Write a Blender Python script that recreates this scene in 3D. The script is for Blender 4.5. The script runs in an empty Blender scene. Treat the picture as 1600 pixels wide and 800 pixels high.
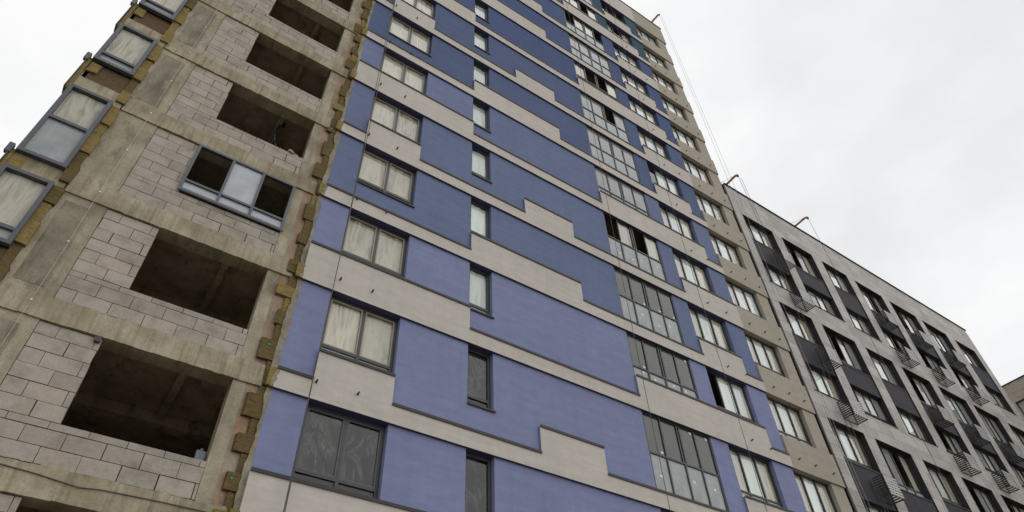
import bpy, bmesh, math, random
from mathutils import Vector, Matrix
R = math.radians
rnd = random.Random(7)
scene = bpy.context.scene
col = scene.collection

# ------------------------------------------------------------------ camera
EYE = 1.65
ZH0 = 28.936 + EYE                 # underside of the beige course of storey 0 above ground
def H(k): return ZH0 - 3.0 * k     # window head level of storey k (k grows downwards)
cam = bpy.data.cameras.new("camera"); cam_o = bpy.data.objects.new("camera", cam); col.objects.link(cam_o)
cam.sensor_width = 36.0; cam.lens = 23.740; cam.clip_start = 0.1; cam.clip_end = 2000
rgt = Vector((0.82849422, -0.5591733, -0.03037353)); up = Vector((-0.38204319, -0.60404201, 0.69941137)); fw = Vector((0.40943905, 0.56785428, 0.71407366))
m = Matrix((rgt, up, -fw)).transposed().to_4x4(); m.translation = Vector((0, -11.874, EYE))
cam_o.matrix_world = m
scene.camera = cam_o

# ------------------------------------------------------------------ sky, sun, exposure
SKYX = 4.4
SUN_EL, SUN_AZ = R(42), R(52)      # azimuth from facade normal towards +X
sd = Vector((math.sin(SUN_AZ) * math.cos(SUN_EL), -math.cos(SUN_AZ) * math.cos(SUN_EL), math.sin(SUN_EL)))
world = bpy.data.worlds.new("World"); scene.world = world; world.use_nodes = True
nt = world.node_tree; nt.nodes.clear()
out = nt.nodes.new("ShaderNodeOutputWorld"); bg = nt.nodes.new("ShaderNodeBackground")
sky = nt.nodes.new("ShaderNodeTexSky"); sky.sky_type = 'NISHITA'; sky.sun_disc = False
sky.sun_elevation = SUN_EL; sky.sun_rotation = math.atan2(sd.x, sd.y)
tc = nt.nodes.new("ShaderNodeTexCoord"); mp = nt.nodes.new("ShaderNodeMapping"); mp.inputs['Scale'].default_value = (1.2, 1.2, 2.2); mp.inputs['Location'].default_value = (SKYX, 0, 0)
nz = nt.nodes.new("ShaderNodeTexNoise"); nz.inputs['Scale'].default_value = 1.6; nz.inputs['Detail'].default_value = 5; nz.inputs['Roughness'].default_value = 0.5
rp = nt.nodes.new("ShaderNodeValToRGB")
rp.color_ramp.elements[0].position = 0.38; rp.color_ramp.elements[0].color = (7.9, 8.02, 8.22, 1)
rp.color_ramp.elements[1].position = 0.60; rp.color_ramp.elements[1].color = (9.95, 9.95, 9.95, 1)
mx = nt.nodes.new("ShaderNodeMixRGB"); mx.inputs['Fac'].default_value = 0.97
nt.links.new(tc.outputs['Generated'], mp.inputs['Vector']); nt.links.new(mp.outputs[0], nz.inputs['Vector'])
nt.links.new(nz.outputs['Fac'], rp.inputs['Fac'])
nt.links.new(sky.outputs[0], mx.inputs['Color1']); nt.links.new(rp.outputs[0], mx.inputs['Color2'])
nt.links.new(mx.outputs[0], bg.inputs['Color']); bg.inputs['Strength'].default_value = 0.1
nt.links.new(bg.outputs[0], out.inputs['Surface'])
sun = bpy.data.lights.new("sun", 'SUN'); sun.energy = 1.0; sun.angle = R(85); sun.color = (1.0, 0.96, 0.9)
sun_o = bpy.data.objects.new("sun", sun); col.objects.link(sun_o)
sun_o.rotation_euler = sd.to_track_quat('Z', 'Y').to_euler(); sun_o.location = (0, -40, 60)
scene.view_settings.view_transform = 'Standard'; scene.view_settings.look = 'None'
scene.view_settings.exposure = 0.0; scene.view_settings.gamma = 1.0; scene.view_settings.use_curve_mapping = False

# ------------------------------------------------------------------ materials
def mat_base(name):
    mt = bpy.data.materials.new(name); mt.use_nodes = True
    return mt, mt.node_tree, mt.node_tree.nodes["Principled BSDF"]
def N(nt, typ, **kw):
    n = nt.nodes.new(typ)
    for k, v in kw.items():
        if k in n.inputs: n.inputs[k].default_value = v
        else: setattr(n, k, v)
    return n
def noise(nt, scale, detail=4, rough=0.55, mapping=(1, 1, 1), coord='Object'):
    t = N(nt, "ShaderNodeTexCoord"); mpn = N(nt, "ShaderNodeMapping"); mpn.inputs['Scale'].default_value = mapping
    n = N(nt, "ShaderNodeTexNoise"); n.inputs['Scale'].default_value = scale; n.inputs['Detail'].default_value = detail; n.inputs['Roughness'].default_value = rough
    nt.links.new(t.outputs[coord], mpn.inputs[0]); nt.links.new(mpn.outputs[0], n.inputs['Vector'])
    return n.outputs['Fac']
def ramp(nt, fac, stops):
    r = N(nt, "ShaderNodeValToRGB"); e = r.color_ramp.elements
    while len(e) < len(stops): e.new(0.5)
    for el, (p, c) in zip(e, stops):
        el.position = p; el.color = (c[0], c[1], c[2], 1) if hasattr(c, '__len__') else (c, c, c, 1)
    nt.links.new(fac, r.inputs[0]); return r.outputs[0]
def mixc(nt, a, b, fac, mode='MIX'):
    n = N(nt, "ShaderNodeMixRGB", blend_type=mode)
    for i, v in (('Fac', fac), ('Color1', a), ('Color2', b)):
        if hasattr(v, 'links'): nt.links.new(v, n.inputs[i])
        else: n.inputs[i].default_value = v if not hasattr(v, '__len__') else (v[0], v[1], v[2], 1)
    return n.outputs[0]
def bump(nt, bs, h, strength, dist=0.02):
    b = N(nt, "ShaderNodeBump"); b.inputs['Strength'].default_value = strength; b.inputs['Distance'].default_value = dist
    nt.links.new(h, b.inputs['Height']); nt.links.new(b.outputs[0], bs.inputs['Normal'])
def sc(c, f): return (c[0] * f, c[1] * f, c[2] * f)

def plaster(name, c, var=0.08, streak=0.06):
    mt, nt, bs = mat_base(name)
    a = ramp(nt, noise(nt, 0.35, 5, 0.6), [(0.3, sc(c, 1 - var)), (0.7, sc(c, 1 + var))])
    s = ramp(nt, noise(nt, 1.0, 5, 0.65, (0.25, 1, 6)), [(0.3, 1 - streak), (0.7, 1 + streak)])
    v = ramp(nt, noise(nt, 1.0, 4, 0.6, (5, 1, 0.25)), [(0.35, 1 - streak * 0.7), (0.6, 1.0)])
    cc = mixc(nt, mixc(nt, a, s, 1.0, 'MULTIPLY'), v, 1.0, 'MULTIPLY')
    d = ramp(nt, noise(nt, 0.8, 6, 0.7, (7, 1, 0.5)), [(0.58, 1.0), (0.72, 0.88)])        # faint rain runs
    cc = mixc(nt, cc, d, 0.8, 'MULTIPLY')
    tr = ramp(nt, noise(nt, 3.2, 6, 0.7, (0.7, 1, 1.6)), [(0.35, 0.93), (0.5, 1.0), (0.68, 1.06)])   # trowel clouds
    cc = mixc(nt, cc, tr, 1.0, 'MULTIPLY')
    f = ramp(nt, noise(nt, 45, 3, 0.7), [(0.3, 0.94), (0.7, 1.05)])
    cc = mixc(nt, cc, f, 1.0, 'MULTIPLY')
    nt.links.new(cc, bs.inputs['Base Color']); bs.inputs['Roughness'].default_value = 0.92; bs.inputs['Specular IOR Level'].default_value = 0.15
    bump(nt, bs, noise(nt, 60, 3, 0.7), 0.35, 0.004)
    return mt
def simple(name, c, rough=0.5, metal=0.0, var=0.12, scale=3.0, spec=0.4):
    mt, nt, bs = mat_base(name)
    a = ramp(nt, noise(nt, scale, 4), [(0.3, sc(c, 1 - var)), (0.7, sc(c, 1 + var))])
    nt.links.new(a, bs.inputs['Base Color']); bs.inputs['Roughness'].default_value = rough; bs.inputs['Metallic'].default_value = metal
    bs.inputs['Specular IOR Level'].default_value = spec
    return mt
def concrete(name, c1, c2, streak=(7, 1, 0.5), stain=None, pits=0.5):
    mt, nt, bs = mat_base(name)
    big = noise(nt, 1.1, 8, 0.66)
    a = ramp(nt, big, [(0.32, sc(c1, 0.78)), (0.48, sc(c1, 1.08)), (0.66, sc(c2, 1.06))])
    st = ramp(nt, noise(nt, 1.1, 5, 0.65, streak), [(0.3, 0.58), (0.5, 1.0), (0.75, 1.16)])
    a = mixc(nt, a, st, 0.8, 'MULTIPLY')
    if stain:
        s = ramp(nt, noise(nt, 1.7, 6, 0.7, (2.2, 1, 0.7)), [(0.56, 0.0), (0.7, 0.8)])
        a = mixc(nt, a, stain, s)
    fine = noise(nt, 22, 5, 0.75)
    a = mixc(nt, a, ramp(nt, fine, [(0.3, 0.72), (0.5, 1.0), (0.8, 1.1)]), 0.8, 'MULTIPLY')
    t = N(nt, "ShaderNodeTexCoord"); vo = N(nt, "ShaderNodeTexVoronoi"); vo.inputs['Scale'].default_value = 7
    nt.links.new(t.outputs['Object'], vo.inputs['Vector'])
    pit = ramp(nt, vo.outputs['Distance'], [(0.05, 0.25), (0.11, 1.0)])
    a = mixc(nt, a, pit, pits, 'MULTIPLY')
    nt.links.new(a, bs.inputs['Base Color']); bs.inputs['Roughness'].default_value = 0.93; bs.inputs['Specular IOR Level'].default_value = 0.15
    bump(nt, bs, noise(nt, 9, 8, 0.7), 0.6, 0.02)
    return mt
def block_mat():
    mt, nt, bs = mat_base("aerated_block")
    g = N(nt, "ShaderNodeNewGeometry")
    a = ramp(nt, g.outputs['Random Per Island'], [(0.0, (0.335, 0.30, 0.26)), (0.4, (0.385, 0.35, 0.305)), (0.85, (0.42, 0.38, 0.33)), (1.0, (0.42, 0.352, 0.295))])
    s = ramp(nt, noise(nt, 2.6, 6, 0.65), [(0.3, 0.70), (0.52, 1.0), (0.75, 1.12)])
    a = mixc(nt, a, s, 0.9, 'MULTIPLY')
    w = ramp(nt, noise(nt, 1.9, 6, 0.65, (1.0, 1, 1.6)), [(0.58, 0.0), (0.74, 0.55)])
    a = mixc(nt, a, (0.5, 0.46, 0.40), w)
    a = mixc(nt, a, ramp(nt, noise(nt, 40, 4, 0.7), [(0.3, 0.86), (0.7, 1.08)]), 1.0, 'MULTIPLY')
    nt.links.new(a, bs.inputs['Base Color']); bs.inputs['Roughness'].default_value = 0.95; bs.inputs['Specular IOR Level'].default_value = 0.1
    bump(nt, bs, noise(nt, 25, 5, 0.7), 0.4, 0.01)
    return mt
def wool_mat(name, c):
    mt, nt, bs = mat_base(name)
    s = ramp(nt, noise(nt, 2.0, 6, 0.7, (3, 3, 16)), [(0.3, sc(c, 0.62)), (0.55, c), (0.75, sc(c, 1.3))])
    g = N(nt, "ShaderNodeNewGeometry")
    s = mixc(nt, s, ramp(nt, noise(nt, 30, 4, 0.8), [(0.3, 0.7), (0.7, 1.15)]), 0.8, 'MULTIPLY')
    nt.links.new(s, bs.inputs['Base Color']); bs.inputs['Roughness'].default_value = 1.0; bs.inputs['Specular IOR Level'].default_value = 0.0
    bump(nt, bs, noise(nt, 14, 6, 0.8, (1, 1, 4)), 0.8, 0.02)
    return mt
def glass_mat(name, tint, boost=1.0, rough=0.01, body=0.0, bodyc=(0.2, 0.2, 0.2)):
    mt = bpy.data.materials.new(name); mt.use_nodes = True; nt = mt.node_tree; nt.nodes.clear()
    o = N(nt, "ShaderNodeOutputMaterial"); tr = N(nt, "ShaderNodeBsdfTransparent"); gl = N(nt, "ShaderNodeBsdfGlossy")
    tr.inputs[0].default_value = (*tint, 1); gl.inputs['Roughness'].default_value = rough; gl.inputs['Color'].default_value = (0.95, 0.97, 1, 1)
    fr = N(nt, "ShaderNodeFresnel"); ge = N(nt, "ShaderNodeNewGeometry")
    io = N(nt, "ShaderNodeMath", operation='MULTIPLY_ADD'); io.inputs[1].default_value = -0.8333; io.inputs[2].default_value = 1.5   # same pane seen from either side
    nt.links.new(ge.outputs['Backfacing'], io.inputs[0]); nt.links.new(io.outputs[0], fr.inputs['IOR'])
    mu = N(nt, "ShaderNodeMath", operation='MULTIPLY'); mu.inputs[1].default_value = 1.15 * boost; mu.use_clamp = True
    nt.links.new(fr.outputs[0], mu.inputs[0])
    bn = N(nt, "ShaderNodeBump"); bn.inputs['Strength'].default_value = 0.05; bn.inputs['Distance'].default_value = 0.05
    nt.links.new(noise(nt, 1.3, 2), bn.inputs['Height']); nt.links.new(bn.outputs[0], gl.inputs['Normal'])
    base = tr.outputs[0]
    if body > 0:
        df = N(nt, "ShaderNodeBsdfDiffuse"); mb = N(nt, "ShaderNodeMixShader"); mb.inputs[0].default_value = body
        c = ramp(nt, noise(nt, 1.2, 4, 0.6), [(0.3, sc(bodyc, 0.7)), (0.7, sc(bodyc, 1.2))])
        nt.links.new(c, df.inputs[0])
        nt.links.new(tr.outputs[0], mb.inputs[1]); nt.links.new(df.outputs[0], mb.inputs[2]); base = mb.outputs[0]
    ms = N(nt, "ShaderNodeMixShader"); nt.links.new(mu.outputs[0], ms.inputs[0]); nt.links.new(base, ms.inputs[1]); nt.links.new(gl.outputs[0], ms.inputs[2])
    nt.links.new(ms.outputs[0], o.inputs[0])
    return mt
def film_mat(name, c1, c2, alpha=1.0, freq=1.0):
    mt, nt, bs = mat_base(name)
    oi = N(nt, "ShaderNodeObjectInfo"); t = N(nt, "ShaderNodeTexCoord"); ad = N(nt, "ShaderNodeVectorMath", operation='ADD')
    mu = N(nt, "ShaderNodeVectorMath", operation='SCALE'); cx = N(nt, "ShaderNodeCombineXYZ")
    nt.links.new(oi.outputs['Random'], cx.inputs[0]); nt.links.new(oi.outputs['Random'], cx.inputs[2]); nt.links.new(cx.outputs[0], mu.inputs[0]); mu.inputs['Scale'].default_value = 37
    nt.links.new(t.outputs['Object'], ad.inputs[0]); nt.links.new(mu.outputs[0], ad.inputs[1])
    mpn = N(nt, "ShaderNodeMapping"); mpn.inputs['Rotation'].default_value = (0, R(18), 0); mpn.inputs['Scale'].default_value = (5 * freq, 1, 1.3 * freq) if alpha is not None else (1.6, 1, 1.4)
    nt.links.new(ad.outputs[0], mpn.inputs[0])
    n1 = N(nt, "ShaderNodeTexNoise"); n1.inputs['Scale'].default_value = 1.2; n1.inputs['Detail'].default_value = 6; n1.inputs['Distortion'].default_value = 1.2
    nt.links.new(mpn.outputs[0], n1.inputs['Vector'])
    a = ramp(nt, n1.outputs['Fac'], [(0.3, c2), (0.47, c1), (0.56, sc(c1, 1.12)), (0.72, c2)])  # light and dark of the folds painted into the sheet's colour
    a = mixc(nt, a, ramp(nt, oi.outputs['Random'], [(0.0, 0.78), (1.0, 1.08)]), 1.0, 'MULTIPLY')
    nt.links.new(a, bs.inputs['Base Color']); bs.inputs['Roughness'].default_value = 0.55; bs.inputs['Specular IOR Level'].default_value = 0.25
    if alpha is None:                                   # thin clear sheet: light on its folds is painted as semi-opaque streaks
        mu2 = N(nt, "ShaderNodeTexNoise"); mu2.inputs['Scale'].default_value = 0.9; mu2.inputs['Detail'].default_value = 3; mu2.inputs['Distortion'].default_value = 3.5
        nt.links.new(mpn.outputs[0], mu2.inputs['Vector'])
        nt.links.new(ramp(nt, mu2.outputs['Fac'], [(0.36, 0.02), (0.5, 0.04), (0.57, 0.2), (0.62, 0.04), (0.74, 0.28)]), bs.inputs['Alpha'])
    else: bs.inputs['Alpha'].default_value = alpha
    bump(nt, bs, n1.outputs['Fac'], 0.35, 0.05)
    return mt
def tile_mat(name, c, bw=0.9, bh=0.6):
    mt, nt, bs = mat_base(name)
    t = N(nt, "ShaderNodeTexCoord"); sep = N(nt, "ShaderNodeSeparateXYZ"); cb = N(nt, "ShaderNodeCombineXYZ")
    nt.links.new(t.outputs['Object'], sep.inputs[0]); ad = N(nt, "ShaderNodeMath", operation='ADD')
    nt.links.new(sep.outputs['X'], ad.inputs[0]); nt.links.new(sep.outputs['Y'], ad.inputs[1])
    nt.links.new(ad.outputs[0], cb.inputs[0]); nt.links.new(sep.outputs['Z'], cb.inputs[1])
    br = N(nt, "ShaderNodeTexBrick"); br.offset = 0.5
    br.inputs['Scale'].default_value = 1.0; br.inputs['Brick Width'].default_value = bw; br.inputs['Row Height'].default_value = bh
    br.inputs['Mortar Size'].default_value = 0.008; br.inputs['Mortar Smooth'].default_value = 0.1; br.inputs['Bias'].default_value = 0.0
    br.inputs['Color1'].default_value = (*sc(c, 0.84), 1); br.inputs['Color2'].default_value = (*sc(c, 1.16), 1); br.inputs['Mortar'].default_value = (*sc(c, 0.3), 1)
    nt.links.new(cb.outputs[0], br.inputs['Vector'])
    s = ramp(nt, noise(nt, 0.9, 6, 0.65, (1, 1, 2)), [(0.3, 0.82), (0.7, 1.14)])
    a = mixc(nt, br.outputs[0], s, 1.0, 'MULTIPLY')
    ck = ramp(nt, noise(nt, 2.6, 3, 0.5, (0.9, 1, 4.5)), [(0.63, 1.0), (0.69, 0.55)])
    a = mixc(nt, a, ck, 0.5, 'MULTIPLY')
    nt.links.new(a, bs.inputs['Base Color']); bs.inputs['Roughness'].default_value = 0.6; bs.inputs['Specular IOR Level'].default_value = 0.3
    bump(nt, bs, br.outputs['Fac'], -0.4, 0.01)
    return mt

BLUES = {'light': (0.219, 0.244, 0.398), 'mid': (0.15, 0.183, 0.305), 'midlight': (0.178, 0.207, 0.345), 'dark': (0.096, 0.128, 0.23), 'darker': (0.076, 0.104, 0.215), 'teal': (0.042, 0.085, 0.125)}
M = {k + '_blue': plaster(k + '_blue_plaster', c, 0.05, 0.05) for k, c in BLUES.items()}
M['beige'] = plaster('beige_plaster', (0.525, 0.493, 0.447), 0.06, 0.06)
M['taupe'] = plaster('taupe_plaster', (0.38, 0.342, 0.285), 0.05, 0.06)
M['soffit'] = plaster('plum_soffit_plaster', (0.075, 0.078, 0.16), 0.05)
M['basecoat'] = concrete('base_coat', (0.24, 0.215, 0.155), (0.33, 0.30, 0.235), (3, 1, 3), (0.15, 0.135, 0.10), 0.3)
M['flash'] = simple('flashing_metal', (0.04, 0.036, 0.034), 0.6, 0.0)
M['frame'] = simple('window_frame_grey', (0.05, 0.052, 0.056), 0.42)
M['frame_slate'] = simple('window_frame_slate', (0.085, 0.092, 0.108), 0.4)
M['frame_dark'] = simple('loggia_frame_dark', (0.028, 0.029, 0.032), 0.4)
M['sash'] = simple('sash_edge_pale', (0.32, 0.29, 0.23), 0.5)
M['concrete'] = concrete('raw_concrete', (0.31, 0.275, 0.2), (0.40, 0.365, 0.285), (2.5, 1, 0.7), (0.17, 0.16, 0.125), 0.6)
M['beam'] = concrete('beam_concrete', (0.31, 0.27, 0.19), (0.42, 0.375, 0.285), (9, 1, 0.35), (0.20, 0.185, 0.11), 0.35)
M['concrete_grey'] = concrete('patched_grey_concrete', (0.215, 0.195, 0.15), (0.30, 0.27, 0.205), (3, 1, 0.6), (0.36, 0.32, 0.24), 0.4)
M['room'] = concrete('room_concrete', (0.36, 0.30, 0.225), (0.46, 0.39, 0.31), (2, 2, 1), (0.10, 0.08, 0.06), 0.3)
M['roomdark'] = simple('room_dark', (0.34, 0.29, 0.22), 0.9)
M['block'] = block_mat()
M['mortar'] = concrete('mortar', (0.065, 0.058, 0.048), (0.12, 0.105, 0.085), (3, 1, 3), None, 0.1)
M['wool'] = wool_mat('mineral_wool', (0.165, 0.125, 0.06))
M['wool_bright'] = wool_mat('mineral_wool_yellow', (0.29, 0.22, 0.09))
M['infill'] = wool_mat('ribbed_brown_infill', (0.16, 0.115, 0.075))
M['glass'] = glass_mat('window_glass', (0.9, 0.93, 0.92))
M['glass_dim'] = glass_mat('loggia_glass', (0.7, 0.73, 0.72), 0.75, 0.03, 0.5, (0.165, 0.17, 0.16))  # grey body colour stands in for a dull reflection, lower storeys
M['glass_pale'] = glass_mat('loggia_glass_pale', (0.75, 0.78, 0.77), 0.8, 0.03, 0.65, (0.40, 0.42, 0.41))  # paler body colour stands in for the brighter sky reflection higher up
M['frost'] = glass_mat('frosted_panel_glass', (0.8, 0.85, 0.85), 0.6, 0.08, 0.85, (0.38, 0.415, 0.42))
M['frost_white'] = glass_mat('pale_panel_glass', (0.85, 0.88, 0.9), 0.8, 0.05, 0.8, (0.50, 0.54, 0.58))
M['film'] = film_mat('tan_film', (0.66, 0.595, 0.49), (0.40, 0.335, 0.25), 1.0, 0.5)
M['film_white'] = film_mat('pale_film', (0.80, 0.83, 0.79), (0.70, 0.735, 0.69), 1.0, 0.35)
M['film_clear'] = film_mat('clear_film', (0.55, 0.55, 0.52), (0.3, 0.3, 0.29), None, 0.9)
M['curtain'] = film_mat('curtain_cloth', (0.62, 0.57, 0.46), (0.44, 0.38, 0.28), 1.0, 0.5)
M['sticker'] = simple('white_sticker', (0.8, 0.8, 0.77), 0.6)
M['tile'] = tile_mat('grey_cladding_tile', (0.385, 0.365, 0.345))
M['tile_far'] = tile_mat('beige_cladding_tile', (0.34, 0.30, 0.25), 0.7, 0.6)
M['charcoal'] = simple('charcoal_panel', (0.052, 0.051, 0.06), 0.8, 0.0, 0.15, 2, 0.15)
M['lining'] = simple('dark_reveal_lining', (0.04, 0.037, 0.038), 0.8, 0, 0.1, 3, 0.15)
M['basket'] = simple('basket_steel_shaded', (0.045, 0.042, 0.045), 0.5, 0.2)  # backlit shade of the side slats put into the colour
M['basket_front_lit'] = simple('basket_steel_lit', (0.40, 0.395, 0.39), 0.5, 0.2)  # same steel, sky light on the front lattice put into the colour
M['orange'] = simple('orange_steel', (0.42, 0.15, 0.045), 0.55, 0.0, 0.3, 9)
M['rope'] = simple('grey_rope', (0.09, 0.085, 0.085), 0.8)
M['rope_pale'] = simple('pale_rope', (0.3, 0.29, 0.28), 0.8)
M['wire'] = simple('galvanised_wire', (0.55, 0.53, 0.48), 0.5)
M['peg'] = simple('brown_peg', (0.075, 0.055, 0.042), 0.7)
M['ground'] = concrete('dirt_ground', (0.20, 0.175, 0.14), (0.28, 0.25, 0.21), (1, 1, 1), (0.14, 0.12, 0.1), 0.3)
M['asphalt'] = simple('asphalt', (0.055, 0.054, 0.052), 0.9, 0, 0.2, 6)
M['cloth'] = simple('dusty_cloth', (0.30, 0.27, 0.17), 0.95, 0, 0.35, 14)
M['redbrick'] = simple('dull_red_lump', (0.10, 0.07, 0.06), 0.95, 0, 0.3, 12)
M['cardboard'] = simple('cardboard', (0.34, 0.24, 0.16), 0.85)
M['bluegrey'] = simple('blue_grey_plastic', (0.15, 0.175, 0.21), 0.5)
M['green_dot'] = simple('green_dowel', (0.02, 0.32, 0.12), 0.5)
M['rust'] = concrete('stained_concrete', (0.30, 0.215, 0.15), (0.33, 0.29, 0.22), (2.5, 1, 1), (0.36, 0.16, 0.09), 0.5)

# ------------------------------------------------------------------ mesh builder
class MB:
    def __init__(s): s.v = []; s.f = []; s.mi = []; s.mats = []
    def _m(s, mt):
        if mt not in s.mats: s.mats.append(mt)
        return s.mats.index(mt)
    def quad(s, pts, mt):
        i = len(s.v); s.v += [tuple(p) for p in pts]; s.f.append(tuple(range(i, i + len(pts)))); s.mi.append(s._m(mt))
    def box(s, x0, x1, y0, y1, z0, z1, mt, bottom=None, left=None, jit=0.0):
        j = (lambda: rnd.uniform(-jit, jit)) if jit else (lambda: 0.0)
        i = len(s.v)
        s.v += [(x + j(), y + j(), z + j()) for x, y, z in ((x0, y0, z0), (x1, y0, z0), (x1, y1, z0), (x0, y1, z0), (x0, y0, z1), (x1, y0, z1), (x1, y1, z1), (x0, y1, z1))]
        k = s._m(mt); kb = s._m(bottom) if bottom else k; kl = s._m(left) if left else k
        for f, q in (((0, 1, 5, 4), k), ((1, 2, 6, 5), k), ((2, 3, 7, 6), k), ((3, 0, 4, 7), kl), ((4, 5, 6, 7), k), ((3, 2, 1, 0), kb)):
            s.f.append(tuple(a + i for a in f)); s.mi.append(q)
    def tube(s, pts, r, mt, n=6):
        pts = [Vector(p) for p in pts]; rings = []; k = s._m(mt)
        for a, p in enumerate(pts):
            d = (pts[min(a + 1, len(pts) - 1)] - pts[max(a - 1, 0)]).normalized()
            q = d.cross(Vector((0, 1, 0.13))); q = q.normalized() if q.length > 1e-3 else Vector((1, 0, 0)); w = d.cross(q)
            i = len(s.v); s.v += [tuple(p + (q * math.cos(t) + w * math.sin(t)) * r) for t in [2 * math.pi * u / n for u in range(n)]]
            rings.append(i)
        for a in range(len(rings) - 1):
            for u in range(n):
                w2 = (u + 1) % n
                s.f.append((rings[a] + u, rings[a] + w2, rings[a + 1] + w2, rings[a + 1] + u)); s.mi.append(k)
        s.f.append(tuple(rings[0] + u for u in range(n))[::-1]); s.mi.append(k)
        s.f.append(tuple(rings[-1] + u for u in range(n))); s.mi.append(k)
    def bar(s, a, b, w, mt):      # square bar between two points
        s.tube([a, b], w * 0.7, mt, 4)
    def mesh(s, name, off=(0, 0, 0)):
        me = bpy.data.meshes.new(name)
        me.from_pydata([(x - off[0], y - off[1], z - off[2]) for x, y, z in s.v], [], s.f)
        for mt in s.mats: me.materials.append(mt)
        me.polygons.foreach_set('material_index', s.mi)
        me.update(); return me
    def build(s, name, parent=None, loc=None, smooth=False):
        """vertices are given in world coordinates; loc = world position of the new object's origin"""
        base = wpos(parent) if parent else (0, 0, 0)
        loc = loc or base
        me = s.mesh(name, loc)
        if smooth: me.polygons.foreach_set('use_smooth', [True] * len(me.polygons))
        return link(name, me, parent, loc)
WP = {}
def wpos(o): return WP[o.name]
def link(name, me, parent, loc):
    o = bpy.data.objects.new(name, me); col.objects.link(o)
    b = (0, 0, 0)
    if parent: o.parent = parent; b = wpos(parent)
    o.location = (loc[0] - b[0], loc[1] - b[1], loc[2] - b[2]); WP[o.name] = tuple(loc)
    return o
def copy_to(src, parent, loc):
    o = src.copy(); col.objects.link(o); b = (0, 0, 0)
    o.parent = parent
    if parent: b = wpos(parent)
    o.location = (loc[0] - b[0], loc[1] - b[1], loc[2] - b[2]); WP[o.name] = tuple(loc)
    return o
def thing(name, label, cat, loc, group=None):
    o = link(name, None, None, loc); o.empty_display_size = 0.5
    return tag(o, label, cat, group)
def tag(o, label, cat, group=None):
    o['label'] = label; o['category'] = cat
    if group: o['group'] = group
    return o
def struct(o): o['kind'] = 'structure'; return o

# ------------------------------------------------------------------ ground
g = MB(); g.quad([(-400, -400, 0), (400, -400, 0), (400, 400, 0), (-400, 400, 0)], M['ground']); struct(g.build('ground'))
g = MB(); g.box(-60, 90, -24, -16, -0.2, 0.006, M['asphalt']); struct(g.build('road'))

# ------------------------------------------------------------------ windows
film_meshes = {}
def film_mesh(v, mt):
    key = (v, mt.name)
    if key in film_meshes: return film_meshes[key]
    r = random.Random(100 + v); nx, nz = 22, 22; vs = []; fs = []
    ph = [(r.uniform(2, 11), r.uniform(-7, 7), r.uniform(0, 6.28), r.uniform(0.004, 0.012)) for _ in range(6)]
    ph += [(r.uniform(9, 18), r.uniform(-3, 3), r.uniform(0, 6.28), r.uniform(0.004, 0.009)) for _ in range(4)]
    for j in range(nz + 1):
        for i in range(nx + 1):
            x, z = i / nx, j / nz
            y = sum(a * math.sin(fx * x + fz * z + p) for fx, fz, p, a in ph)
            y = 0.5 * y + 0.012 * (1 - abs(math.sin(3.1 * x + 1.7 * z + v))) ** 2
            vs.append((x, y, z))
    for j in range(nz):
        for i in range(nx):
            a = j * (nx + 1) + i; fs.append((a, a + 1, a + nx + 2, a + nx + 1))
    me = bpy.data.meshes.new('protective_film'); me.from_pydata(vs, [], fs); me.materials.append(mt)
    me.polygons.foreach_set('use_smooth', [True] * len(fs)); me.update()
    film_meshes[key] = me; return me
win_cache = {}; pane_cache = {}
def pane_mesh(mt):
    if mt not in pane_cache:
        b = MB(); b.quad([(0, 0, 0), (1, 0, 0), (1, 0, 1), (0, 0, 1)], M[mt]); pane_cache[mt] = b.mesh('glass')
    return pane_cache[mt]
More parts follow.
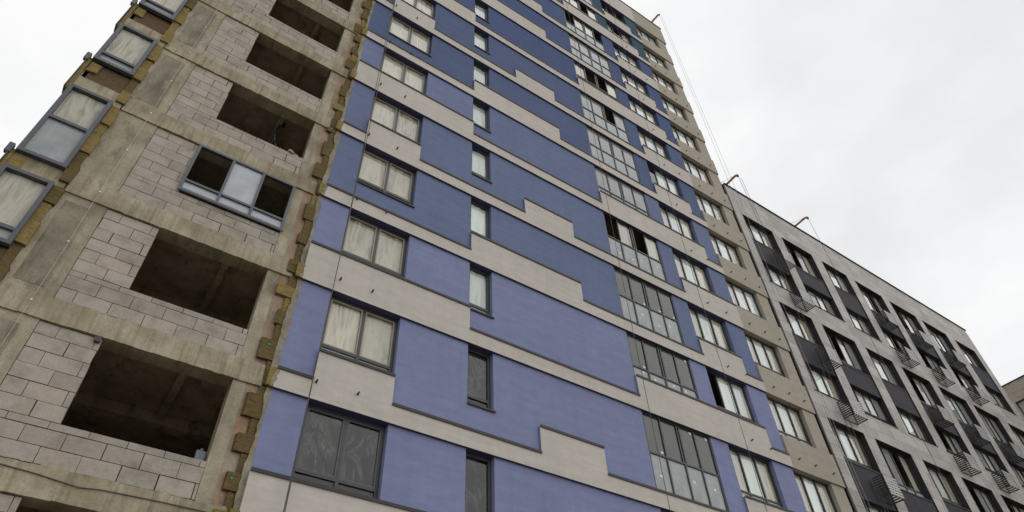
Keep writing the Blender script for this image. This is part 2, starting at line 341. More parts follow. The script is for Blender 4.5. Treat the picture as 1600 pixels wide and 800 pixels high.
def window(parent, x0, z0, w, h, y, cols, rail, upper, lower, fmat, name='window', fw=0.06, dep=0.07, sash=None, sill=0.0, stickers=False, low_cols=None, film_depth=0.03):
    """cols: inner mullion x positions (m from left); rail: transom height (0 = none).
    upper/lower: one letter per pane: F tan film, W pale film, C clear, K clear film, O open, D dim glass, S frosted, P pale frosted, H curtain"""
    key = (round(w, 3), round(h, 3), tuple(cols), rail, upper, lower, fmat.name, sash.name if sash else '', name, sill, tuple(low_cols or ()))
    loc = (x0, y, z0)
    edges = [0.0] + list(cols) + [w]
    ledges = [0.0] + list(low_cols if low_cols is not None else cols) + [w]
    ups = [(edges[i] + (fw if i == 0 else fw / 2), edges[i + 1] - (fw if i == len(edges) - 2 else fw / 2), (rail + fw / 2 if rail else fw), h - fw) for i in range(len(edges) - 1)]
    los = [(ledges[i] + (fw if i == 0 else fw / 2), ledges[i + 1] - (fw if i == len(ledges) - 2 else fw / 2), fw, rail - fw / 2) for i in range(len(ledges) - 1)] if rail else []
    if key not in win_cache:
        b = MB()
        b.box(0, fw, 0, dep, 0, h, fmat); b.box(w - fw, w, 0, dep, 0, h, fmat)
        b.box(fw, w - fw, 0, dep, 0, fw, fmat); b.box(fw, w - fw, 0, dep, h - fw, h, fmat)
        for i, c in enumerate(edges[1:-1]): b.box(c - fw / 2, c + fw / 2, 0.004, dep - 0.004, (rail + fw / 2 if rail else fw), h - fw, fmat)
        if rail:
            b.box(fw, w - fw, 0.002, dep - 0.002, rail - fw / 2, rail + fw / 2, fmat)
            for c in ledges[1:-1]: b.box(c - fw / 2, c + fw / 2, 0.004, dep - 0.004, fw, rail - fw / 2, fmat)
        if sash:
            t = 0.035
            for (a, c, d, e), u in zip(ups, upper):
                if u in 'FWK':
                    for q in ((a, a + t, d, e), (c - t, c, d, e), (a + t, c - t, d, d + t), (a + t, c - t, e - t, e)):
                        b.box(q[0], q[1], 0.012, dep - 0.01, q[2], q[3], sash)
        if sill: b.box(-0.0, w + 0.03, -sill, -0.003, -0.05, -0.012, M['flash'])
        win_cache[key] = b.mesh(name)
    o = link(name, win_cache[key], parent, loc)
    for (a, c, d, e), u in list(zip(ups, upper)) + list(zip(los, lower)):
        mt = {'F': 'glass', 'W': 'glass', 'C': 'glass', 'K': 'glass', 'H': 'glass', 'D': 'glass_dim', 'E': 'glass_pale', 'S': 'frost', 'P': 'frost_white'}.get(u)
        if mt:
            q = link('frosted_panel' if u in 'SP' else 'glass', pane_mesh(mt), o, (x0 + a, y + dep * 0.55, z0 + d)); q.scale = (c - a, 1, e - d)
    for (a, c, d, e), u in zip(ups, upper):
        fmt = {'F': 'film', 'W': 'film_white', 'K': 'film_clear', 'H': 'curtain'}.get(u)
        if fmt:
            f = link('protective_film' if u != 'H' else 'curtain', film_mesh(rnd.randrange(5), M[fmt]), o, (x0 + a - 0.01, y + film_depth + 0.05, z0 + d - 0.01))
            f.scale = (c - a + 0.02, 1, e - d + 0.02)
    if stickers:
        for (a, c, d, e), u in list(zip(ups, upper)) + list(zip(los, lower)):
            if u in 'DSP' and rnd.random() < 0.8:
                sx = rnd.uniform(a + 0.12, c - 0.2) if u == 'S' else (c - 0.16); szz = (d + (e - d) * rnd.uniform(0.35, 0.7)) if u == 'S' else (e - 0.12 if rnd.random() < 0.6 else d + 0.06)
                link('sticker', STK, o, (x0 + sx, y + dep * 0.55 - 0.006, z0 + szz))
    return o
sb = MB(); sb.quad([(0, 0, 0), (0.09, 0, 0), (0.09, 0, 0.075), (0, 0, 0.075)], M['sticker']); STK = sb.mesh('sticker')

# ------------------------------------------------------------------ the tower
tower = thing('residential_tower', 'tall unfinished apartment tower with blue and beige facade and bare concrete left bay', 'apartment building', (0, 0, 0))
YB, YF, YW = 0.07, 0.0, 0.20       # blue face, beige face, window plane
XE = 22.62                         # right end of the tower
SILL, U, L = 1.80, 1.80, 2.55      # below the window head: sill, high and low top of the beige
ROWS = range(-5, 10)
def colour(k, part):
    if part in ('pier', 'strip') and k <= -4: return 'teal'
    if k >= 5: return 'light'
    if k in (3, 4): return 'mid'
    if k == 2: return 'midlight' if part == 'left' else 'mid'
    return 'dark' if k >= 0 else 'darker'
def flash(b, x0, x1, z, yf=YF):     # metal drip edge with a hanging lip
    b.box(x0, x1, yf - 0.028, YB + 0.006, z, z + 0.014, M['flash']); b.box(x0, x1, yf - 0.030, yf - 0.018, z - 0.012, z + 0.055, M['flash'])
def profile(k):
    """beige top (metres under the head) along the facade for storey k: list of (x0, x1, drop)"""
    p = k % 3
    if k == 7: left = [(2.55, 3.32, U), (3.32, 7.09, U), (7.09, 13.06, L)]
    elif p == 0: left = [(2.55, 3.32, L), (3.32, 5.14, U), (5.14, 9.2, L), (9.2, 11.3, U), (11.3, 13.06, L)]
    elif p == 1: left = [(2.55, 7.09, L), (7.09, 11.3, U), (11.3, 13.06, L)]
    else: left = [(2.55, 3.32, U), (3.32, 7.09, U), (7.09, 13.06, L)]
    if p == 2: right = [(13.06, 15.92, U), (15.92, 16.72, U)]
    else: right = [(13.06, 15.92, L), (15.92, 16.72, L)]
    right += [(16.72, 18.95, U), (18.95, 19.82, U if p == 0 else L)]
    return left + right
holes = [(3.32, 5.14), (7.09, 7.856), (13.06, 15.92), (16.72, 18.8)]
for k in ROWS:
    zt, zn = H(k), H(k + 1)
    be, bl, flush = MB(), MB(), []
    def done(b_, nm):
        if b_.v: b_.build(nm, tower)
        return MB()
    prof = profile(k)
    # split profile at hole edges
    cuts = sorted({2.55, 19.82} | {x for a, c, _ in prof for x in (a, c)} | {x for h in holes for x in h})
    prev = None; fl = MB()
    for a, c in zip(cuts[:-1], cuts[1:]):
        mid = (a + c) / 2
        drop = next(d for x0, x1, d in prof if x0 <= mid < x1)
        hole = next((h for h in holes if h[0] <= mid < h[1]), None)
        part = 'left' if c <= 7.1 else 'main' if c <= 13.1 else 'pier' if c <= 16.8 else 'strip'
        cm = M[colour(k, part) + '_blue']
        zb = zt - drop
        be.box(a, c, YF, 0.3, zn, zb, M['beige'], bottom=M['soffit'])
        if hole is None:
            bl.box(a, c, YB, 0.3, zb, zt, cm)
        else:
            if (SILL if hole != holes[2] else drop) + 0.02 > drop: bl = done(bl, 'blue_wall')
            hb = zt - (SILL if hole != holes[2] else drop)
            if hb - zb > 0.02: bl.box(a, c, YB, 0.3, zb, hb, cm)
        if prev is not None and prev != drop: fl = done(fl, 'metal_flashing')
        flash(fl, a, c, zb, YF)
        if hole is not None and hole != holes[2] and drop == L:      # window sill of its own
            sl = MB(); sl.box(a, c + 0.04, YB - 0.045, YW, zt - SILL, zt - SILL + 0.014, M['flash']); sl.box(a, c + 0.04, YB - 0.047, YB - 0.035, zt - SILL - 0.02, zt - SILL + 0.03, M['flash']); sl.build('window_sill', tower)
        if prev is not None and prev != drop:      # upright end of a beige step, painted like the wall
            z0_, z1_ = sorted((zt - prev, zb)); s_ = 1 if prev < drop else -1
            be.box(a - 0.004 if s_ < 0 else a - 0.001, a - 0.001 if s_ < 0 else a + 0.004, YF + 0.004, YB + 0.01, z0_, z1_, cm)
        prev = drop
    be.build('beige_band', tower); done(bl, 'blue_wall'); done(fl, 'metal_flashing')
    # taupe end bay
    tp = MB()
    tp.box(19.82, XE, YF + 0.002, 0.3, zn, zt - 1.74, M['taupe'])
    tp.box(21.85, XE - 0.05, 0.06, 0.3, zt - 1.74, zt, M['taupe'])
    tp.box(XE - 0.02, XE + 0.1, 0.12, 0.3, zn, zn + 3.0, M['frame_dark'])
    tp.build('taupe_wall', tower)
# parapet, roof, body
b = MB()
zt = H(-5)
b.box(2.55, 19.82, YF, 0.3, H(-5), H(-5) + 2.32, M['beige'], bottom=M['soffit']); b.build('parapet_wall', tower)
b = MB(); b.box(19.82, XE + 0.1, YF + 0.002, 0.3, zt, zt + 2.32, M['taupe']); b.build('parapet_wall', tower)
b = MB(); b.box(-3.6, XE + 0.14, YF - 0.04, 0.4, zt + 2.32, zt + 2.40, M['flash']); b.build('roof_coping', tower)
b = MB(); b.box(-3.5, 2.55, 0.15, 0.4, H(-2), zt + 2.32, M['concrete']); b.build('upper_concrete_wall', tower)
b = MB(); b.box(-3.5, 2.55, 0.15, 0.4, 0, H(9), M['concrete']); b.box(2.55, XE, YF, 0.3, 0, H(10), M['beige']); b.build('base_wall', tower)
b = MB(); b.box(-3.5, XE, 15.7, 16, 0, zt + 2.3, M['beige']); b.box(-3.5, -3.35, 0.42, 15.7, 0, zt + 2.3, M['concrete']); b.box(XE - 0.25, XE, 0.31, 15.7, 0, zt + 2.3, M['taupe'])
b.box(-3.3, XE - 0.3, 0.45, 15.6, zt + 1.2, zt + 1.5, M['room']); b.build('outer_wall', tower)
b = MB()
for k in range(-5, 10):
    b.box(2.75, XE - 0.26, 0.31, 6.0, H(k) + 0.28, H(k) + 0.5, M['roomdark'])
b.build('floor_slab', tower)
b = MB()
b.box(2.75, XE - 0.26, 6.0, 6.2, 0, zt + 1.2, M['roomdark'])
for x in (2.60, 6.2, 12.4, 16.3, 19.3): b.box(x, x + 0.15, 0.31, 6.0, 0, zt + 1.2, M['roomdark'])
b.build('inner_wall', tower)

# windows of the finished facade
for k in range(-5, 10):
    z = H(k)
    if k >= -3:
        up_, lo_ = ('KK', 'KK') if k == 7 else ('FF', 'PP' if k in (4, 5, 2, 1) else ('PS' if k == 6 else 'PP'))
        if k == 7: lo_ = 'CC'
        window(tower, 3.325, z - SILL + 0.01, 1.81, SILL - 0.012, YW, [0.93], 0.33, up_, lo_, M['frame'], fw=0.075, sash=M['sash'] if k != 7 else M['frame_slate'], stickers=False)
        ub = 'K' if k >= 6 else 'W' if k != 4 else 'W'
        window(tower, 7.095, z - SILL + 0.01, 0.757, SILL - 0.012, YW, [], 0.33, ub, 'C' if k >= 6 else 'P', M['frame'], fw=0.085)
    short = (k % 3 == 2)
    h = (U if short else L) - 0.016
    ups = {0: 'EEOE', 3: 'HHOH', -1: 'HOOH', -3: 'OHHO', -4: 'HHOH', 1: 'EEEE', 2: 'EEEE', -2: 'EEEE', -5: 'EEEE'}.get(k, 'DDDD')
    if k in (3,): ups = 'OHHOH'
    cols = [0.72, 1.40, 1.50, 2.14]; 
    if len(ups) == 4: ups = ups[:2] + ('C' if ups[1] in 'DE' else 'O') + ups[2:]
    window(tower, 13.065, z - h - 0.002, 2.85, h, 0.085, cols, h - 1.31, ups, 'SSSS', M['frame_dark'] if k > 2 or k == -2 else M['frame'], name='loggia_window', fw=0.05, low_cols=[0.72, 1.45, 2.14], stickers=k >= 3)
    dd = {5: 'OWW', 1: 'KWW', -5: 'CCC', -4: 'FCF'}.get(k, 'FWF')
    window(tower, 16.725, z - SILL + 0.01, 2.07, SILL - 0.012, YW, [0.62, 1.36], 0.33, dd, 'PPP', M['frame'], fw=0.048)
    window(tower, 19.83, z - 1.74 + 0.005, 2.015, 1.735, YW, [0.62, 1.32], 0.33, {3: 'FWW'}.get(k, 'FWF'), 'PPP', M['frame'], fw=0.048)

# brown pegs left in the render for the rope access anchors
pb = MB(); pb.tube([(0, 0.02, 0), (0.0, -0.085, 0.02)], 0.024, M['peg'], 8); pm = pb.mesh('anchor_peg')
for k in range(-5, 10):
    for x in ((3.42, 4.31) if k >= -1 else ()) + (16.95, 17.9, 18.88) * (k > -9) + (20.3, 21.2, 22.12):
        dz = rnd.uniform(-0.03, 0.03)
        if k >= -4 and not (x in (16.95,) ): link('anchor_peg', pm, tower, (x + rnd.uniform(-0.04, 0.04), YF, H(k) - 2.60 + dz))
eb = MB(); eb.tube([(0, 0, 0), (0.16, 0, 0.02)], 0.05, M['peg'], 8); em = eb.mesh('end_bracket')
for k in range(-4, 1): link('end_bracket', em, tower, (XE + 0.08, 0.22, H(k) - 2.45))

# ------------------------------------------------------------------ bare concrete bay on the left
YC = 0.15
LROWS = range(-1, 9)
for k in LROWS:
    zt, zn = H(k), H(k + 1)
    bt = zn + 0.50                                   # top of the beam below
    b = MB()                                          # downstand beam of the storey, with ragged lower mortar line
    n = 30; xs = [-2.42 + i * (2.36 + 2.42) / n for i in range(n + 1)]
    k_ = M['beam']
    for i in range(n):
        z0a = zn + rnd.uniform(-0.008, 0.008); z1a = bt + rnd.uniform(-0.02, 0.012)
        b.box(xs[i], xs[i + 1] + 0.0005 * (i % 2), YC - 0.035 + rnd.uniform(-0.004, 0.004), 0.5, z0a, z1a, k_)
    b.build('concrete_beam', tower)
    b = MB(); b.box(-2.44, -1.585, YC, 0.5, bt, zt, M['concrete'])
    if k % 3 != 2: b.box(-2.30, -1.80, YC - 0.006, YC, bt + 0.16, zt - 0.2, M['concrete_grey'])
    b.build('concrete_column', tower)
    b = MB(); b.box(1.815, 2.08, YC + 0.005, 0.5, bt, zt, M['concrete']); b.box(2.08, 2.62, YC + 0.008, 0.5, bt, zt, M['rust']); b.box(2.364, 2.62, YC + 0.006, 0.5, zn, bt, M['rust']); b.build('concrete_column', tower)
    # block infill: every block its own solid with an open joint, mortar behind
    b = MB()
    cut = [zt - SILL + 0.045 - 0.0]
    z = bt + 0.01; ci = 0; LEN, CH = 0.60, 0.298
    OX0, OX1 = -0.55, 1.815
    sill_z = zt - 1.76
    courses = []
    z = bt + 0.012
    while z < zt - 0.02:
        h = CH
        if z < sill_z - 0.02 and z + h > sill_z - 0.06:
            h = sill_z - z
        h = min(h, zt - 0.015 - z)
        if h < 0.06: break
        courses.append((z, h)); z += h
    for ci, (z, h) in enumerate(courses):
        xr = OX1 if z + h <= sill_z + 0.01 else OX0
        x = -1.58 - (0.02 if ci % 2 else 0.29) + rnd.uniform(-0.03, 0.03)
        while x < xr - 0.03:
            x0, x1 = max(x, -1.58), min(x + LEN, xr)
            if x1 - x0 > 0.05:
                g2 = 0.005 + (0.008 if rnd.random() < 0.10 else 0)
                yo = rnd.uniform(-0.004, 0.004)
                b.box(x0 + g2, x1 - g2, YC + 0.012 + yo, 0.44, z + 0.006, z + h - 0.007, M['block'], jit=0.0025)
            x += LEN
    b.build('block_wall', tower)
    b = MB()
    b.box(-1.583, OX1, YC + 0.032, 0.46, bt, sill_z - 0.012, M['mortar']); b.box(-1.583, OX0 - 0.012, YC + 0.032, 0.46, sill_z - 0.012, zt, M['mortar'])
    xx = -1.5
    while xx < 1.75:                                  # lumpy bed on top of the beam
        b.tube([(xx, YC + 0.004, bt + 0.004), (xx + rnd.uniform(.1, .4), YC + 0.0, bt + rnd.uniform(-0.012, 0.012))], rnd.uniform(0.008, 0.018), M['mortar'], 6); xx += rnd.uniform(0.1, 0.35)
    b.build('mortar_joint', tower)
    # room behind
    b = MB()
    b.box(-2.4, 2.6, 0.5, 5.2, zn + 0.26, zn + 0.5, M['room'])
    b.box(-2.4, 2.6, 5.2, 5.4, zn + 0.5, zn + 3.26, M['room'])
    b.box(-2.6, -2.4, 0.5, 5.4, zn + 0.26, zn + 3.26, M['room']); b.box(2.45, 2.6, 0.5, 5.2, zn + 0.5, zn + 3.26, M['room'])
    b.box(-2.4, 2.45, 2.6, 2.9, zt + 0.02, zt + 0.26, M['room'])
    b.box(0.9, 1.05, 0.5, 2.6, zt + 0.1, zt + 0.26, M['room'])
    b.build('inner_room', tower)
    # glued insulation boards ending in a toothed edge
    z = zn + 0.02 + rnd.uniform(0, 0.1); i = 0
    while z < zn + 2.95:
        h = rnd.uniform(0.32, 0.62)
        if z + h > zn + 3.02: h = zn + 3.02 - z
        if h < 0.15: break
        lng = (i % 2 == 0) != (k % 2 == 0)
        xl = 2.16 + rnd.uniform(-0.06, 0.09) if lng else 2.31 + rnd.uniform(-0.04, 0.03)
        bb = MB(); mt = M['wool_bright'] if rnd.random() < 0.2 else M['wool']
        yb = 0.075 + rnd.uniform(-0.004, 0.012) + (0.0 if lng else rnd.uniform(0.008, 0.035))
        nl = 3
        for q in range(nl):
            ya, yb2 = yb + (YC + 0.003 - yb) * q / nl, yb + (YC + 0.003 - yb) * (q + 1) / nl
            bb.box(xl + rnd.uniform(-0.012, 0.02), 2.60, ya, yb2 + 0.0015, z + 0.004 + rnd.uniform(-.004, .012), z + h - 0.006 - rnd.uniform(-.002, .01), mt, jit=0.007)
        o = bb.build('insulation_board', tower)
        if lng and rnd.random() < 0.5:
            dot = MB(); dx = rnd.uniform(2.25, 2.34); dz = z + rnd.uniform(0.05, h - 0.05)
            dot.tube([(dx, yb - 0.012, dz), (dx, yb + 0.02, dz)], 0.022, M['green_dot'], 8); dot.build('dowel', o)
        z += h; i += 1
    bb = MB(); bb.box(2.40, 2.548, -0.002, 0.09, zn + 0.02, zn + 0.44, M['wool_bright'], jit=0.012); bb.build('insulation_board', tower)
    # ragged base coat edge
    b = MB(); nn = 26; pl = []; pr = []
    wl, wr = 2.43, 2.57
    for i in range(nn + 1):
        wl = min(2.50, max(2.43, wl + rnd.uniform(-0.03, 0.03))); wr = min(2.61, max(2.552, wr + rnd.uniform(-0.02, 0.02)))
        pl.append(wl); pr.append(wr)
    for (za, zb_, yy) in ((zn - 0.0, zn + 0.45, YF - 0.004), (zn + 0.45, zt, YB - 0.004)):
        for i in range(nn):
            z0, z1 = za + (zb_ - za) * i / nn, za + (zb_ - za) * (i + 1) / nn
            xm = 0.0 if yy > 0 else 0.05
            f = [(pl[i] + xm, z0), (pr[i], z0), (pr[i + 1], z1), (pl[i + 1] + xm, z1)]
            b.quad([(x, yy, z) for x, z in f], M['basecoat'])
            b.quad([(f[0][0], yy, f[0][1]), (f[3][0], yy, f[3][1]), (f[3][0], yy + 0.02, f[3][1]), (f[0][0], yy + 0.02, f[0][1])], M['basecoat'])
            b.quad([(f[1][0], yy, f[1][1]), (f[1][0], yy + 0.004, f[1][1]), (f[2][0], yy + 0.004, f[2][1]), (f[2][0], yy, f[2][1])], M['basecoat'])
    b.build('base_coat_edge', tower)
for k in LROWS:
    if k != 4: continue
    b = MB(); z1 = H(k) + 0.25
    x = 1.25 + rnd.uniform(-0.2, 0.1); pts = [(x, 0.9, z1)]
    for i in range(7): pts.append((pts[-1][0] + rnd.uniform(-0.05, 0.06), 0.9 + rnd.uniform(-0.05, 0.05), z1 - 0.17 * (i + 1) * (1.0 if k % 2 == 0 else 0.45)))
    b.tube(pts, 0.035 if k == 4 else 0.016, M['frame_dark'], 6)
    b.box(x - 0.09, x + 0.09, 0.84, 0.96, z1 - 0.05, z1 + 0.02, M['frame_dark'])
    b.build('ceiling_cable', tower)
    b = MB()
    for i in range(4): b.box(-1.6 + i * 0.85, -1.0 + i * 0.85, 2.2, 2.5, H(k + 1) + 0.5, H(k + 1) + 0.5 + 0.3 * rnd.randint(2, 6), M['block'], jit=0.01)
    b.build('inner_partition', tower)
# framed window already fitted in storey 5
window(tower, -0.60, H(5) - 1.70, 2.44, 1.71, 0.105, [0.86, 1.62], 0.36, 'OPO', 'PPP', M['frame_slate'], name='unfinished_window', fw=0.062, dep=0.09, sill=0.012)

# corner bay with windows proud of the concrete
for k in LROWS:
    zt, zn = H(k), H(k + 1)
    tall = (k % 3 == 2)
    hz = 2.52 if tall else 1.80
    b = MB()
    b.box(-3.50, -2.445, YC - 0.04, 0.45, zn, zn + 0.50, M['beam'], jit=0.006)
    if not tall: b.box(-3.48, -2.56, YC - 0.01, 0.45, zn + 0.505, zt - hz - 0.01, M['infill'])
    b.build('bay_spandrel', tower)
    b = MB(); b.box(-3.58, -3.50, YC - 0.07, 0.42, zn - 0.1, zt - hz + 0.05, M['wool_bright'], jit=0.01)
    b.box(-3.60, -3.585, YC - 0.12, 0.3, zn - 0.12, zt - hz, M['frame_slate']); b.build('corner_board', tower)
    b = MB(); b.box(-3.46, -3.26, YC - 0.07, YC + 0.02, zt - hz - 0.42, zt - hz - 0.06, M['wool_bright'], jit=0.012); b.build('insulation_board', tower)
    b = MB(); b.box(-3.66, -3.56, 0.02, 0.12, zt - hz - 0.12, zt - hz + 0.14, M['frame_slate']); b.build('sheet_metal_bracket', tower)
    window(tower, -3.50, zt - hz, 0.90, hz, -0.01, [], 1.28 if tall else 0.36, 'F', 'S', M['frame_slate'], name='bay_window', fw=0.082, dep=0.11, film_depth=0.065)
    b = MB(); b.box(-3.50, -2.44, 0.9, 1.0, zn + 0.5, zt, M['roomdark']); b.box(-3.36, -2.5, 0.45, 0.9, zn + 0.26, zn + 0.48, M['room'])
    b.box(-3.50, -3.40, 0.14, 0.9, zn + 0.5, zt, M['concrete']); b.build('inner_room', tower)
    z = zn + rnd.uniform(0.0, 0.2); i = 0
    while z < zn + 2.9:
        h = rnd.uniform(0.42, 0.62); h = min(h, zn + 3.0 - z)
        o_ = (i % 2 == 0)
        bb = MB(); bb.box(-2.60, -2.40 if o_ else -2.44, (0.06 if o_ else 0.11) + rnd.uniform(-.01, .01), 0.2, z + 0.004, z + h - 0.005, M['wool_bright' if rnd.random() < 0.6 else 'wool'], jit=0.008)
        bb.build('insulation_board', tower); z += h; i += 1
# thin wire with white clips down the concrete column
b = MB(); zs = [H(8.9) + i * 1.5 for i in range(18)]
b.tube([(-1.86 + 0.012 * math.sin(z * 1.3), YC - 0.045, z) for z in zs], 0.0035, M['wire'], 5)
for z in zs: b.box(-1.876, -1.844, YC - 0.052, YC - 0.036, z - 0.014, z + 0.014, M['sticker'])
b.build('earthing_wire', tower)

# ------------------------------------------------------------------ grey block on the right
GX0, GX1 = 22.76, 46.1
block = thing('grey_apartment_block', 'long lower apartment block clad in grey tiles with dark two-storey window recesses', 'apartment building', (GX0, 0, 0))
GTOP = ZH0 - 0.74
COLS = [(23.35, 25.65, 'W'), (26.4, 28.9, 'L'), (29.75, 31.95, 'W'), (32.74, 35.26, 'L'), (36.02, 38.7, 'L'), (39.4, 42.0, 'L'), (43.0, 45.3, 'W')]
PAIRS = [ZH0 - 2.80 - 6.05 * j for j in range(4)]
PH = 4.80
b = MB()
xs = [GX0] + [x for a, c, _ in COLS for x in (a, c)] + [GX1]
for i in range(0, len(xs), 2): b.box(xs[i], xs[i + 1], 0, 0.45, 0, GTOP, M['tile'])
for a, c, _ in COLS:
    tops = [GTOP] + [p - PH for p in PAIRS]; bots = PAIRS + [0]
    for t_, b_ in zip(tops, bots): b.box(a, c, 0, 0.45, b_, t_, M['tile'])
b.box(GX1 - 0.45, GX1, 0.45, 14, 0, GTOP, M['tile']); b.box(GX0, GX1, 14, 14.3, 0, GTOP, M['tile']); b.box(GX0, GX0 + .3, 0.45, 14, 0, GTOP, M['tile'])
b.box(GX0 + .3, GX1 - .45, 0.5, 14, GTOP - 0.9, GTOP - 0.6, M['room'])
b.build('tiled_wall', block)
b = MB(); b.box(GX0 - 0.03, GX1 + 0.05, -0.06, 0.5, GTOP, GTOP + 0.06, M['lining']); b.box(GX1 - .4, GX1 + 0.05, 0.5, 14.3, GTOP, GTOP + 0.06, M['lining']); b.build('roof_coping', block)
b = MB()
for p in PAIRS:
    b.box(GX0 + .3, GX1 - .45, 0.46, 6, p - 3.0, p - 2.75, M['roomdark']); b.box(GX0 + .3, GX1 - .45, 0.46, 6, p - 5.7, p - 5.45, M['roomdark'])
b.box(GX0 + .3, GX1 - .45, 6, 6.2, 0, GTOP - 1, M['roomdark'])
for x in (26.0, 29.3, 32.3, 35.6, 39.0, 42.5): b.box(x - .08, x + .08, 0.46, 6, 0, GTOP - 1, M['roomdark'])
b.build('inner_wall', block)
# air-conditioner baskets
def basket_mesh():
    fr, ft = MB(), MB(); W_, D_, H_ = 0.86, 0.47, 0.80
    t = 0.022
    for x in (0, W_):
        for i in range(9):
            z = 0.03 + i * (H_ - 0.06) / 8
            fr.box(x - 0.008, x + 0.008, -D_ + 0.02, -0.02, z - 0.022, z + 0.022, M['basket'])
        for y in (-D_, -0.012): fr.box(x - t / 2 - .003, x + t / 2 + .003, y - 0.012, y + 0.012, 0, H_, M['basket'])
        fr.bar((x, -D_, 0), (x, 0.0, 0.02), 0.016, M['basket'])
    for z in (0.01, H_ - 0.01): fr.box(0.012, W_ - 0.012, -D_ - 0.006, -D_ + 0.012, z - 0.014, z + 0.014, M['basket'])
    fr.box(0.012, W_ - 0.012, -0.02, -0.002, -0.012, 0.02, M['basket'])
    for i in range(7):
        z = 0.055 + i * (H_ - 0.11) / 6
        ft.box(0.014, W_ - 0.014, -D_ - 0.008, -D_ - 0.002, z - 0.030, z + 0.030, M['basket_front_lit'])
    for i in range(8):
        x = 0.03 + i * (W_ - 0.06) / 7
        ft.box(x - 0.022, x + 0.022, -D_ - 0.0015, -D_ + 0.004, 0.02, H_ - 0.02, M['basket_front_lit'])
    return fr.mesh('air_conditioner_basket'), ft.mesh('front_grille')
BK, BF = basket_mesh()
def basket(x, z):
    o = link('air_conditioner_basket', BK, block, (x, 0, z)); link('front_grille', BF, o, (x, 0, z))
for ci, (a, c, ty) in enumerate(COLS):
    for j, p in enumerate(PAIRS):
        w = c - a
        b = MB(); t = 0.02                              # dark lining of the recess
        b.box(a + .001, a + t, -0.006, 0.32, p - PH, p, M['lining']); b.box(c - t, c - .001, -0.006, 0.32, p - PH, p, M['lining'])
        b.box(a + t, c - t, -0.006, 0.32, p - t, p - .001, M['lining']); b.box(a - 0.06, c + 0.03, -0.03, 0.32, p - PH - 0.02, p - PH + 0.015, M['lining'])
        b.build('recess_lining', block)
        up = 1.76 if ty == 'W' else 2.10
        b = MB(); b.box(a + t, c - t, 0.045, 0.30, p - 3.26, p - up - 0.01, M['charcoal'], ); b.box(a + t, c - t, 0.02, 0.05, p - up - 0.03, p - up + 0.01, M['flash']); b.build('spandrel_panel', block)
        ww = w - 2 * t - 0.004; x0 = a + t + 0.002
        for (z0, h) in ((p - up + 0.012, up - t - 0.014), (p - PH + 0.017, PH - 3.26 - 0.02)):
            if ty == 'W':
                window(block, x0, z0, ww, h, 0.22, [ww * 0.30, ww * 0.64], 0.30, 'FWF', 'PPP', M['frame'], fw=0.055)
            else:
                pat = rnd.choice(['HEHE', 'EHOH', 'HEOH', 'EOEH', 'HOHE', 'WEWE'])
                window(block, x0, z0, ww, h, 0.22, [ww * 0.26, ww * 0.5, ww * 0.74], 0.40, pat, 'PPPP', M['frame_dark'], fw=0.05)
        if ci in (0, 3, 4, 5):
            bx = a + 1.30 if ci == 0 else a + 0.35
            basket(bx, p - up - 1.02 - (0.1 if ci else 0.25)); basket(bx, p - PH - 0.92)
b = MB(); b.box(XE + 0.10, GX0 + 0.05, 0.10, 0.4, 0, GTOP - 0.02, M['frame_dark']); b.tube([(XE + 0.09, 0.04, 0), (XE + 0.09, 0.04, GTOP)], 0.035, M['frame_dark'], 8); b.build('movement_joint', block)

# ------------------------------------------------------------------ farther wing at the right edge
far = thing('far_apartment_block', 'distant beige tiled apartment block facing left beyond the grey block', 'apartment building', (58, -2, 0))
FT = ZH0 + 0.80
b = MB()
wins = [(1.0 - 3.4 * i, 2.9 - 3.4 * i) for i in range(4)]
ys = [-14.0] + sorted([y for w in wins for y in w]) + [14.0]
zr = [FT - 1.5 - 3.0 * i for i in range(9)]
for i in range(0, len(ys), 2): b.box(58, 58.4, ys[i], ys[i + 1], 0, FT, M['tile_far'])
for (y0, y1) in wins:
    for t_, b_ in zip([FT] + [z - 1.8 for z in zr], zr + [0]): b.box(58, 58.4, y0, y1, b_, t_, M['tile_far'])
b.box(58.4, 72, -14, -13.6, 0, FT, M['tile_far']); b.box(58.4, 72, 13.6, 14, 0, FT, M['tile_far']); b.box(58.5, 72, -13.6, 13.6, FT - .4, FT - .1, M['room'])
b.build('tiled_wall', far)
b = MB(); b.box(57.94, 58.5, -14.05, 14.05, FT, FT + 0.08, M['lining']); b.build('roof_coping', far)
wm, gm = MB(), MB()
W2, H2 = 1.9, 1.8
for q in ((0, W2, 0, .07), (0, W2, H2 - .07, H2), (0, .07, .07, H2 - .07), (W2 - .07, W2, .07, H2 - .07), (.9, .96, .07, H2 - .07), (.07, W2 - .07, .5, .56)): wm.box(0.0, 0.06, q[0], q[1], q[2], q[3], M['frame_dark'])
wm.box(0.4, 0.5, 0, W2, 0, H2, M['roomdark'])
gm.quad([(0.03, 0.05, 0.05), (0.03, W2 - .05, 0.05), (0.03, W2 - .05, H2 - .05), (0.03, 0.05, H2 - .05)], M['frost'])
wme, gme = wm.mesh('window'), gm.mesh('glass')
for (y0, y1) in wins:
    for z in zr:
        o = link('window', wme, far, (58.2, y0, z - 1.8)); link('glass', gme, o, (58.2, y0, z - 1.8))

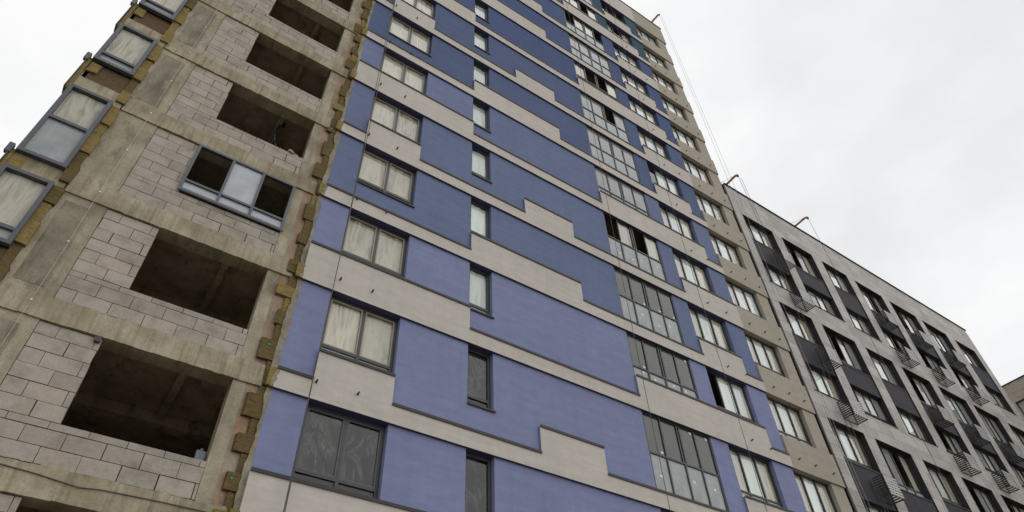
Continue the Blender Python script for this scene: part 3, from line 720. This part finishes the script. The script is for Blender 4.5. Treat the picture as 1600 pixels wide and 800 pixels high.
# ------------------------------------------------------------------ davits and ropes
def davit(x, zroof, reach, label, dz):
    t = thing('roof_davit', label, 'davit', (x, 0.6, zroof), 'orange rope davits on the roof edges')
    b = MB(); p0 = Vector((x - 0.05, 1.6, zroof + 0.10)); p1 = Vector((x, -reach, zroof + dz))
    b.bar(p0, p1, 0.10, M['orange']); b.bar(p1, p1 + Vector((0.03, -0.10, -0.10)), 0.09, M['orange']); b.build('arm', t)
    b = MB(); b.tube([p0 + Vector((0, 0.4, 0)), (x, 0.35, zroof + dz + 0.40), p1 + Vector((0, 0.05, 0.04))], 0.012, M['rope'], 5); b.bar((x, 0.35, zroof + 0.05), (x, 0.35, zroof + dz + 0.42), 0.04, M['orange']); b.build('stay_cable', t)
    b = MB(); b.tube([(x - 0.03, -reach - 0.08, zroof + dz - 0.16), (x + 0.03, -reach - 0.08, zroof + dz - 0.16)], 0.06, M['rope'], 10); b.build('pulley', t)
davit(21.95, H(-5) + 2.40, 0.66, 'orange davit arm on the top right corner of the tall tower', 0.12)
davit(23.15, GTOP + 0.06, 0.62, 'orange davit arm at the left end of the grey block roof', 0.30)
davit(28.75, GTOP + 0.06, 0.72, 'orange davit arm farther right along the grey block roof', 0.22)
def rope(pts, label, r=0.010, mt='rope'):
    b = MB(); b.tube(pts, r, M[mt], 5); tag(b.build('hanging_rope', None, pts[-1]), label, 'rope', 'ropes hanging down the facades')
TT = H(-5) + 2.40
def sway(x, y, z1, z0, amp=0.03, n=26):
    ph = rnd.uniform(0, 6); return [(x + amp * math.sin(ph + i * 0.55) * math.sin(math.pi * i / n), y + 0.5 * amp * math.sin(ph + i * 0.4), z1 + (z0 - z1) * i / n) for i in range(n + 1)]
rope(sway(21.93, -0.74, TT - 0.05, 1.0, 0.05), 'grey rope from the tower davit falling past the left end of the grey block', 0.007, 'rope_pale')
rope(sway(22.14, -0.78, TT - 0.05, 1.2, 0.05), 'second grey rope from the tower davit hanging just right of the other', 0.007, 'rope_pale')
rope(sway(23.15, -0.72, GTOP + 0.2, 1.0), 'rope hanging from the davit at the left end of the grey block')
rope(sway(23.42, -0.72, GTOP + 0.2, 1.0), 'rope hanging in front of the leftmost recesses of the grey block')
rope(sway(28.75, -0.82, GTOP + 0.1, 1.0), 'rope hanging from the davit farther right on the grey block')
rope(sway(3.22, -0.30, TT, 1.0, 0.02) , 'thin dark rope beside the wide blue-wall windows next to the bare concrete')
rope(sway(3.30, -0.12, TT, 1.0, 0.03), 'thin dark rope touching the left jambs of the wide blue-wall windows')
rope(sway(13.02, -0.30, TT, 1.0, 0.02), 'thin rope in front of the left panes of the tall loggia windows', 0.009)
rope(sway(17.12, -0.30, TT, 1.0, 0.02), 'thin rope in front of the three-pane windows between the two blue strips', 0.009)

# ------------------------------------------------------------------ small loose things
def lump(name, loc, size, mt, seed, label, cat):
    r = random.Random(seed); bm = bmesh.new(); bmesh.ops.create_icosphere(bm, subdivisions=3, radius=1)
    off = [Vector((r.uniform(-1, 1), r.uniform(-1, 1), r.uniform(-1, 1))) for _ in range(7)]
    for v in bm.verts:
        d = 1 + sum(0.18 * math.sin(3.5 * v.co.dot(o) + i) for i, o in enumerate(off)); v.co = Vector((v.co.x * size[0], v.co.y * size[1], max(v.co.z, -0.5) * size[2])) * d
    me = bpy.data.meshes.new(name); bm.to_mesh(me); bm.free(); me.materials.append(mt)
    me.polygons.foreach_set('use_smooth', [True] * len(me.polygons))
    return tag(link(name, me, None, loc), label, cat)
lump('cloth_bundle', (1.52, 0.22, H(4) - 1.70), (0.15, 0.10, 0.10), M['cloth'], 3, 'crumpled dusty cloth bundle lying on the block sill of an empty opening', 'cloth')
b = MB(); b.box(-0.68, -0.56, 0.10, 0.2, H(7) - 0.11, H(7) - 0.012, M['redbrick'], jit=0.02)
tag(b.build('brick_piece', None, (-0.62, 0.15, H(7) - 0.1)), 'dull red brick piece wedged under the beam beside a lower empty opening', 'brick')
b = MB(); zz = H(8) + 0.32
b.tube([(-2.0, YC - 0.05, zz + 0.02), (-1.6, YC - 0.05, zz + 0.05), (-1.0, YC - 0.05, zz + 0.05), (-0.6, YC - 0.05, zz + 0.03), (0.1, YC - 0.05, zz - 0.04), (0.4, YC - 0.05, zz), (1.2, YC - 0.05, zz + 0.02), (2.2, YC - 0.05, zz + 0.02)], 0.009, M['rope'], 6)
tag(b.build('loose_cable', None, (0, 0.1, zz)), 'loose dark cable sagging along the lowest visible concrete beam', 'cable')
b = MB(); b.box(1.62, 1.78, 0.3, 0.42, H(7) - 1.755, H(7) - 1.52, M['bluegrey'], jit=0.008); b.tube([(1.70, 0.36, H(7) - 1.53), (1.70, 0.36, H(7) - 1.46)], 0.03, M['bluegrey'], 8)
tag(b.build('plastic_canister', None, (1.7, 0.36, H(7) - 1.75)), 'blue grey plastic canister standing on the sill corner of an empty opening', 'canister')
for i, (x, w, h, lb) in enumerate(((15.25, 0.5, 0.32, 'brown cardboard box behind the lowest loggia glazing, right corner'), (15.32, 0.36, 0.24, 'smaller cardboard box stacked on another behind the lowest loggia glazing'))):
    z0 = H(6) - 2.49 + (0.33 if i else 0)
    b = MB(); b.box(x, x + w, 0.32, 0.72, z0, z0 + h, M['cardboard'], jit=0.006); b.box(x + w * 0.45, x + w * 0.55, 0.316, 0.726, z0 - 0.0, z0 + h + 0.008, M['sash'])
    tag(b.build('cardboard_box', None, (x, 0.4, z0)), lb, 'box')
